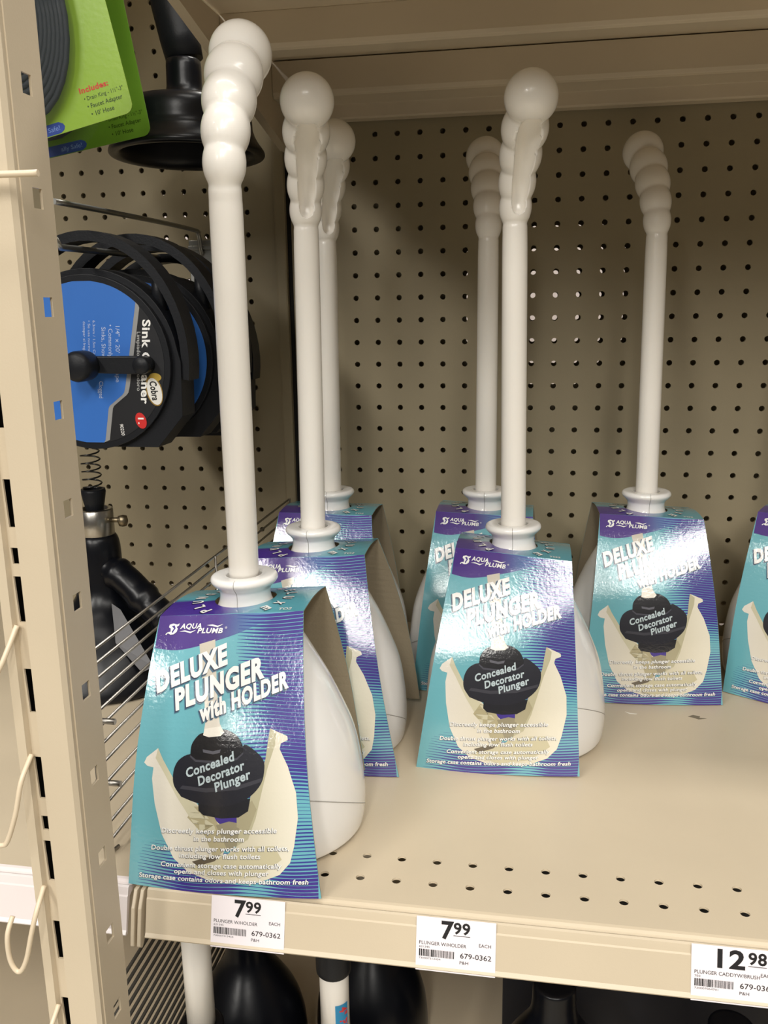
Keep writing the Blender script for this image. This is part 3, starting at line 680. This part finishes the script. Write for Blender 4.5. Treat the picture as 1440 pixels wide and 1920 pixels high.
_seam = {}
D = math.degrees; ra = math.radians
plunger(.38, -17.84, 'nearest white plunger in its white holder, leaning over the front edge of the shelf', (.9, -1.8), ra(96), .17, sk=-.0, dy=-.75, lift=.55, tilt=-1.3)
plunger(.77, -12.06, 'white plunger in holder directly behind the nearest one, grip groove turned towards the viewer', (.15, -.15), ra(-72), .24, sk=.65)
plunger(-.06, -5.76, 'white plunger in holder at the back left against the pegboard, third of the left row', (.03, .3), ra(-66), -.05)
plunger(6.32, -5.13, 'white plunger in holder at the back, half hidden behind the middle front plunger', (-.01, .33), ra(98), -.15)
plunger(7.8, -10.93, 'white plunger in holder in mid shelf, grooved grip facing out, strong glare on its card', (.12, -.05), ra(-75), -.26, roll=-.04, sk=-.5, dy=-.33, tilt=-1.3)
plunger(12.74, -4.88, 'white plunger in holder on the right by the pegboard, smooth grip leaning left', (-.06, .42), ra(103), -.10, rz=ra(4), roll=-.03, dy=-.25)
plunger(19.35, -4.6, 'white holder cut off by the right edge of the picture, only its left side showing', (0, .3), ra(60), 0, rz=ra(-27), sk=.45, dy=-.4)

# ------------------------------------------------------------------ chrome wire divider between the sections
t = thing('wire_divider', 'chrome wire fence divider running back to the wall, left of the nearest plunger', 'divider', (-3.42, 0, 0))
hs = [6.2, 5.78, 5.35, 4.9, 4.42, 3.95, 3.4, 2.85, 2.2, 1.6, .95, .4]
mb = MB()
for h in hs: mb.tube([(0, -20.5, h), (0, -.6, h)], .045, 8)
mb.build('long_wires', CHROME, t)
mb = MB(); mb.tube([(0, -20.5, 6.25), (0, -20.55, .5), (.02, -20.4, .12), (.1, -19.9, .07)], .05, 8); mb.build('front_wire', CHROME, t)
mb = MB(); mb.tube([(.06, -.6, 6.25), (.06, -.6, .1)], .05, 8); mb.build('rear_wire', CHROME, t)
for h in (4.1, 2.2):
    mb = MB(); mb.tube([(-.3, -20.1, h), (.45, -20.1, h)], .085, 10); mb.build('rod_end', CHROME, t)
mb = MB(); mb.tube([(.06, -10.8, 6.25), (.06, -10.8, .1)], .05, 8); mb.build('middle_wire', CHROME, t)
# dark divider on the shelf below
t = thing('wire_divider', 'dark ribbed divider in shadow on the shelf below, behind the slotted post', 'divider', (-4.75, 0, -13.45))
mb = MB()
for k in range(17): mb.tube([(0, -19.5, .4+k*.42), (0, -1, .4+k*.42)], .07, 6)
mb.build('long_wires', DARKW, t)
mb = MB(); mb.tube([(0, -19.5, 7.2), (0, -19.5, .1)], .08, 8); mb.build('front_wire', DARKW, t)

# ------------------------------------------------------------------ left section: hook with drain snakes
t = thing('peg_hook', 'grey steel double hook on the left pegboard holding the black drain snakes', 'hook', (-7.0, 0, 18.3))
mb = MB(); mb.tube([tuple(q) for q in spline([(-.2, -.3, -.6), (-.2, -.42, -.3), (-.2, -.6, .25), (-.2, -1.1, .42), (-.2, -6, .45), (-.2, -13.2, .4)], 6)], .10, 10); mb.build('upper_wire', GALV, t)
mb = MB(); mb.tube([(0, -.3, -1.0), (0, -6, -1.0), (0, -13.4, -1.05), (0, -13.7, -.8)], .11, 10); mb.build('lower_wire', GALV, t)
mb = MB(); mb.box(-.85, .75, -.22, -.08, -1.9, .05); mb.box(-.85, .75, -.34, -.2, -1.2, -1.0); mb.box(-.85, .75, -.34, -.2, -.4, -.2); mb.build('hook_plate', GALV, t, bevel=.03)
BLUE = lin(48, 112, 200); GREYC = lin(150, 150, 150); BK2 = lin(20, 21, 26)
def snake(x, y, h, label, detail=True, rot=0., flip=1):
    t = thing('drain_snake', label, 'drain snake', (x, y, h), rot, 'black drain snakes on the peg hook')
    # housing frame: round to the upper right, squared with chamfered corner below
    out = [(3.2*math.cos(ra(a)), 3.2*math.sin(ra(a))) for a in range(8, 176, 6)]
    body = out+[(-3.35, 0), (-3.3, -1.6), (-2.6, -2.85), (0, -2.95), (2.25, -2.95), (3.22, -1.85), (3.28, 0)]
    mb = MB(); mb.prism(body, 'y', .0, 1.15); mb.build('housing', RUBM, t, bevel=.06)
    mb = MB()
    for q in range(-10, 190, 6):
        A_, B_ = ra(q), ra(q+6); el = lambda a, r: (r*math.cos(a), r*1.22*math.sin(a)+.12)
        a0, a1, b0, b1 = el(A_, 3.26), el(A_, 3.54), el(B_, 3.26), el(B_, 3.54); i0 = len(mb.v)
        mb.v += [(p[0], y_, p[1]) for p in (a0, a1, b1, b0) for y_ in (.1, 1.05)]
        for f in ((0, 2, 4, 6), (1, 7, 5, 3), (2, 3, 5, 4), (0, 6, 7, 1)): mb.face([i0+k for k in f], 0, (1, 1, 1), False)
    for q in (45, 135): mb.tube([(3.38*math.cos(ra(q)), .6, 3.38*1.22*math.sin(ra(q))+.12), (3.0*math.cos(ra(q-9)), .6, 3.0*math.sin(ra(q-9)))], [.2, .3], 10)
    mb.build('carry_ring', RUBM, t)
    mb = MB(); mb.prism([(3.0*math.cos(2*PI*k/48), 3.0*math.sin(2*PI*k/48)) for k in range(48)], 'y', -.22, 0.02); mb.build('drum_face', RUBM, t, bevel=.05)
    # label: black disc with a blue field on the left and a grey band between
    mb = MB(); R = 2.78; n = 64
    circ = lambda r, o: [(r*math.cos(2*PI*k/n), o, r*math.sin(2*PI*k/n)) for k in range(n)]
    mb.poly(circ(R, -.235), 0, BK2)
    def xb(z):   # dividing line of the blue field
        return interp([(-2.9, .35), (-1.5, .62), (-1.25, .95), (-1.05, 1.22), (-.8, 1.3), (1.9, 1.88), (2.9, 2.05)], z)
    for off, c, ly in ((.16, GREYC, -.238), (0, BLUE, -.241)):
        zs = [-R+.02+i*(2*R-.04)/60 for i in range(61)]
        for z0, z1 in zip(zs, zs[1:]):
            l0, l1 = -math.sqrt(R*R-z0*z0), -math.sqrt(R*R-z1*z1); r0, r1 = min(-l0, xb(z0)+off), min(-l1, xb(z1)+off)
            if r0 > l0 and r1 > l1: mb.poly([(l0*flip, ly, z0*flip), (r0*flip, ly, z0*flip), (r1*flip, ly, z1*flip), (l1*flip, ly, z1*flip)], 0, c)
    if detail:
        def tx(s_, x_, ztop, zbot, cap, c=C_WH, bold=.01, slant=.0):
            v, f = text2d(s_, (ztop, 0), (zbot+2*(ztop-zbot), 0), cap, 0, bold)   # laid along -z
            i0 = len(mb.v); mb.v += [(x_+p[1]+slant*(p[0]-ztop)*-1, -.246, ztop-(p[0]-ztop)) for p in v]
            for q in f: mb.face([i0+w for w in q], 0, c)
        tx('Sink Cleaner', 2.12, 1.45, -1.4, .27, C_WH, .03, .10)
        tx('Limpiador de inodoro', 1.88, 1.05, -.95, .13, lin(190, 190, 190), 0, .08)
        tx('1/4" x 20\' Flat Tape', 1.12, 1.25, -.65, .15, lin(190, 205, 235), 0, .08); tx('• Commonly Used', .86, 1.30, -.3, .15, lin(190, 205, 235), 0, .08)
        tx('Sinks, Showers', .60, 1.22, -.1, .15, lin(190, 205, 235), 0, .08); tx('Clogged', .34, -.62, -1.2, .15, lin(190, 205, 235), 0, .08)
        tx('6.3mm / 1.5m Cinta de', .30, 1.45, -.1, .09, lin(190, 205, 235), 0, .08); tx('• Se usa normalmente', .12, 1.45, -.1, .09, lin(190, 205, 235), 0, .08); tx('destapar el fregadero', -.06, 1.42, .1, .09, lin(190, 205, 235), 0, .08)
        tx('90220', .98, -2.1, -2.5, .12, C_WH, .01, -.1)
        def oval(cx_, cz, a, b, c, ly, tilt=.15):
            mb.poly([(cx_+a*math.cos(2*PI*k/28)-tilt*b*math.sin(2*PI*k/28), ly, cz+b*math.sin(2*PI*k/28)) for k in range(28)], 0, c)
        oval(1.78, -1.98, .20, .28, lin(205, 40, 38), -.243); tx('1.', 1.68, -1.88, -2.10, .2, C_WH, .02)
        oval(2.35, -.95, .30, .52, lin(150, 120, 50), -.243); oval(2.36, -.97, .26, .46, lin(230, 228, 222), -.2445, .15); tx('Cobra', 2.2, -.62, -1.28, .24, lin(25, 25, 25), .03, -.1)
        oval(2.42, -.48, .22, .14, lin(190, 160, 70), -.2435)
        mb.build('label', PAPER, t, fixn=False)
        mb = MB()
        mb.lathe([(.0, 0), (.42, 0), (.5, .06), (.52, .2), (.52, .7), (.47, .84), (.36, .9), (.0, .92)], 32)
        kn = mb.build('crank_knob', RUBM, t); kn.rotation_euler = (PI/2, 0, 0); kn.location = (.12*IN, -.55*IN, -.05*IN)
        mb = MB(); mb.prism([(-.2, -.3), (2.1, -.36), (2.4, -.25), (2.48, -.05), (2.4, .15), (2.1, .26), (-.2, .26)], 'y', -.66, -.42); mb.lathe([(0, 0), (.3, 0), (.3, .3)], 20); 
        cr = mb.build('crank_arm', RUBM, t, bevel=.05)
        # the hub pin
        mb = MB(); mb.lathe([(.0, .2), (.3, .2), (.3, .74), (.26, .8), (0, .8)], 24); p = mb.build('crank_hub', RUBM, t); p.rotation_euler = (PI/2, 0, 0); p.location = (2.15*IN, 0, -.05*IN)
    else: mb.build('label', PAPER, t, fixn=False)
snake(-7.0, -12.0, 13.46, 'front drain snake on the hook, its blue and black label and crank in full view')
snake(-6.35, -9.7, 13.5, 'second drain snake on the hook, a blue slice of its label showing', False, flip=-1)
snake(-6.5, -7.6, 13.35, 'third drain snake on the hook, between the blue slice and the wall side one', False)
snake(-6.7, -5.9, 13.0, 'rearmost drain snake on the hook, its dark corner showing right of the nearest white shaft', False)

# ------------------------------------------------------------------ green blister packs
GR = lin(140, 176, 52); GR2 = lin(100, 142, 44)
def pack(cx, y, ch, ang, label, c, w=5.2, hh=8.5):
    """lower right corner of the card at (cx, ch)"""
    t = thing('blister_pack', label, 'blister pack', (cx, y, ch), 0, 'green hanging packs at the top left')
    R_ = lambda a, b: (a*math.cos(ang)-b*math.sin(ang), a*math.sin(ang)+b*math.cos(ang))
    mb = MB(); rc = .3; out = [(0, rc)]+[(-rc+rc*math.cos(ra(q)), rc+rc*math.sin(ra(q))) for q in range(-15, -91, -15)]+[(-w, 0), (-w, hh), (0, hh)]
    pts = [R_(*p) for p in out]; mb.prism(pts, 'y', 0, .03, 0, c)
    def P(a, b, o): q = R_(a, b); return (q[0], -o, q[1])
    def tx(s_, a, b, wd, cap, col, bold=0.):
        v, f = text2d(s_, (a, b), (a+wd, b), cap, 0, bold); i0 = len(mb.v); mb.v += [P(p[0], p[1], .006) for p in v]
        for q in f: mb.face([i0+k for k in q], 0, col)
    tx('Includes:', -1.72, 1.02, 1.08, .17, lin(200, 50, 40), .03); dk = lin(48, 72, 20)
    tx('• Drain King - 1½"-3"', -1.62, .76, 1.45, .13, dk); tx('• Faucet Adapter', -1.57, .50, 1.30, .14, dk, .01); tx("• 10' Hose", -1.5, .24, .85, .14, dk, .01)
    pill = [P(-3.0+.18*math.cos(ra(q))+(0 if 90 < q < 270 else .5), .2+.18*math.sin(ra(q)), .005) for q in range(0, 360, 20)]
    mb.poly([P(-4.4, .02, .005), P(-2.75, .02, .005), P(-2.6, .1, .005), P(-2.55, .2, .005), P(-2.6, .3, .005), P(-2.75, .38, .005), P(-4.4, .38, .005)], 0, lin(36, 66, 150))
    tx('ally Safe!', -3.6, .13, .85, .15, lin(120, 150, 210))
    mb.build('backing_card', attr_mat('pack_card', .3, .1, 200, coat=.6), t, fixn=True)
    # dark coiled hose inside and the clear blister over it
    mb = MB()
    for k in range(13):
        r = .55+.14*k; mb.tube([P(-3.5+r*math.cos(ra(q)), 4.0+1.55*r*math.sin(ra(q)), .42) for q in range(0, 361, 12)], .10, 8)
    mb.build('coiled_hose', mat('blue_hose', (.002, .006, .013), .7), t)
    mb = MB(); prof = [(2.75, .0), (2.72, .35), (2.55, .62), (2.2, .72)]
    n = 48; rows = []
    for r, o in prof: rows.append([mb.vert(P(-3.5+r*math.cos(2*PI*k/n)*.95, 4.0+1.5*r*math.sin(2*PI*k/n), o)) for k in range(n)])
    for a, b in zip(rows, rows[1:]):
        for k in range(n): mb.face((a[k], a[(k+1) % n], b[(k+1) % n], b[k]), 0, (1, 1, 1), True)
    mb.face(rows[-1])
    mb.build('clear_blister', CLEARP, t)
pack(-5.2, -11.0, 21.72, ra(12), 'bright green blister pack in front, top left, with red Includes heading', GR)
pack(-5.72, -8.5, 21.45, ra(9), 'darker green blister pack hanging just behind the bright one, top left', GR2)

# ------------------------------------------------------------------ black rubber plungers of the left section
def bell_profile(s=1.0):
    return [(0.0, 0.02), (2.9, .02), (3.05, .08), (3.12, .2), (3.05, .34), (2.75, .55), (2.6, .8), (2.52, 1.05), (2.5, 1.25), (2.35, 1.75), (2.0, 2.15), (1.5, 2.4), (1.0, 2.55), (.78, 2.75), (.72, 3.0), (.72, 3.55), (.68, 3.65)]
t = thing('rubber_plunger', 'large glossy black rubber plunger head hanging at the top left behind the nearest white grip', 'plunger', (-5.55, -5.5, 21.1))
mb = MB(); pr = [(.3, 1.9), (2.2, 1.5), (2.5, .9), (2.62, .35), (2.8, .05), (3.1, .0), (3.2, .1), (3.16, .26), (2.98, .5), (2.82, .78), (2.78, .9), (2.72, 1.1), (2.7, 1.5), (2.6, 1.85), (2.3, 2.08), (1.6, 2.2), (.95, 2.32), (.75, 2.6), (.72, 3.0), (.70, 3.7), (.55, 3.75)]
mb.lathe([(q.x, q.y) for q in spline([(a, b, 0) for a, b in pr], 3)], 56); b = mb.build('rubber_bell', RUB, t); b.rotation_euler = (ra(-2), 0, 0); b.scale = (.95, .95, .95)
mb = MB(); mb.tube([(0, .3, 3.6), (-.15, .3, 4.4), (-.5, .3, 5.6), (-.85, .3, 7.0), (-1.1, .3, 9)], [.72, .78, .70, .55, .5], 28); mb.build('handle_socket', RUBM, t)

t = thing('drain_bladder_plunger', 'black rubber elbow plunger with steel collar and coil spring, left of the wire divider', 'plunger', (-9.55, -8.0, 0))
mb = MB(); mb.lathe([(q.x, q.y) for q in spline([(a, b, 0) for a, b in [(3.2, .05), (3.45, .12), (3.4, .5), (3.05, 1.2), (2.6, 1.9), (2.0, 2.6), (1.35, 3.2), (1.0, 3.8), (.92, 4.6), (.9, 5.6), (.8, 6.1), (.6, 6.3)]], 3)], 48); mb.build('rubber_bell', RUB, t)
mb = MB(); bp = spline([(.1, -.1, 4.9), (.6, -.2, 4.75), (1.4, -.4, 4.3), (2.3, -.6, 3.5), (3.0, -.75, 3.0), (3.35, -.8, 2.8)], 6)
mb.tube([tuple(p) for p in bp], [.62+(.07 if i % 8 in (0, 1) else 0) for i in range(len(bp))], 24); mb.tube([(3.3, -.8, 2.82), (3.55, -.86, 2.66)], [.72, .72], 24); mb.build('side_branch', RUB, t)
mb = MB(); mb.poly([(.9, -1.0, 3.55), (1.35, -1.15, 3.35), (3.1, -2.2, 1.4), (2.6, -2.25, 1.15), (1.4, -1.9, 2.2)]); mb.build('paper_sticker', mat('grey_sticker', lin(105, 105, 108), .6), t)
mb = MB(); mb.lathe([(.66, 6.05), (.72, 6.1), (.72, 7.25), (.68, 7.3), (.56, 7.3), (.56, 6.6)], 36); mb.build('steel_collar', mat('brushed_steel', (.5, .48, .44), .28, 1, .1, 200), t)
mb = MB(); mb.lathe([(.3, 6.5), (.36, 7.3), (.42, 7.55), (.5, 8.0), (.48, 8.12), (.38, 8.12), (.34, 7.6)], 28); mb.build('inner_socket', RUBM, t)
mb = MB(); mb.tube([(.7, -.1, 6.85), (1.15, -.2, 6.88)], .1, 10); mb.lathe([(0, 6.6), (.16, 6.65), (.22, 6.85), (.18, 7.05), (0, 7.1)], 16, 1.3, -.22); mb.build('thumb_screw', mat('aged_brass', (.28, .23, .15), .4, 1), t)
mb = MB(); mb.tube([(.37*math.cos(2*PI*k/14), .37*math.sin(2*PI*k/14), 8.0+k*.0235) for k in range(0, 14*5+5)], .035, 6); mb.build('coil_spring', mat('spring_steel', (.08, .08, .08), .35, 1), t)

# ------------------------------------------------------------------ black bell plungers on the shelf below
def bellp(x, y, label, grip=False, sticker=False, hh=5.9, name='bell_plunger', htop=10.5):
    t = thing(name, label, 'plunger', (x, y, -13.5), 0, 'bell plungers on the shelf below')
    mb = MB(); mb.lathe([(q.x, q.y) for q in spline([(a, b, 0) for a, b in [(1.9, .02), (2.12, .1), (2.2, .6), (2.2, 1.4), (2.1, 2.2), (1.85, 3.0), (1.4, 3.8), (.95, 4.5), (.78, 5.0), (.74, 5.7), (.7, 5.95), (.5, 5.97)]], 3)], 44); mb.build('rubber_bell', RUB, t)
    mb = MB(); mb.lathe([(.46, 5.0), (.46, htop)], 32); mb.build('handle', WHITE, t)
    if grip:
        mb = MB(); mb.lathe([(.5, 8.5), (.54, 8.55), (.55, 8.7), (.55, 11.7), (.5, 11.8)], 32); mb.build('hand_grip', RUBM, t)
    if sticker:
        mb = MB(); n = 14; a0, a1 = ra(-75), ra(-20); R = .47
        for k in range(n):
            q, w = a0+(a1-a0)*k/n, a0+(a1-a0)*(k+1)/n
            mb.poly([(R*math.cos(q), R*math.sin(q), 5.9), (R*math.cos(w), R*math.sin(w), 5.9), (R*math.cos(w), R*math.sin(w), 7.6), (R*math.cos(q), R*math.sin(q), 7.6)], 0, lin(40, 140, 190))
        v, f = text2d('4" Plunger', (0, 0), (1.6, 0), .26, 0, .03); i0 = len(mb.v)
        am = ra(-52); mb.v += [((R+.008)*math.cos(am+p[1]/R-.1), (R+.008)*math.sin(am+p[1]/R-.1), 7.5-p[0]) for p in v]
        for q in f: mb.face([i0+k for k in q], 0, lin(215, 60, 60))
        mb.build('sticker', PAPER, t, fixn=False)
bellp(-2.02, -18.0, 'white handled bell plunger under the shelf, nearest, at the bottom left')
bellp(-2.1, -13.3, 'black bell plunger under the shelf, just behind the nearest white handle')
bellp(2.4, -11.6, 'black bell plunger deep under the shelf between the two white handles')
bellp(2.5, -18.0, 'white handled plunger with black grip and blue sticker at the bottom centre', True, True)
for i, (x, y, l) in enumerate(((9.4, -14.5, 'dark plunger bell under the shelf, left one in the bottom right shadow'), (15.0, -15.5, 'dark plunger bell under the shelf in the bottom right corner'))):
    bellp(x, y, l, htop=5.9)
t = thing('black_carton', 'tall dark box in the shadow under the shelf at the bottom right', 'box', (15.5, -6.8, -13.5)); mb = MB(); mb.box(-8, 8, -3.5, 3.5, 0, 9.5); mb.build('carton_body', mat('black_card', (.012, .012, .016), .5, 0, .1, 100), t, bevel=.05)
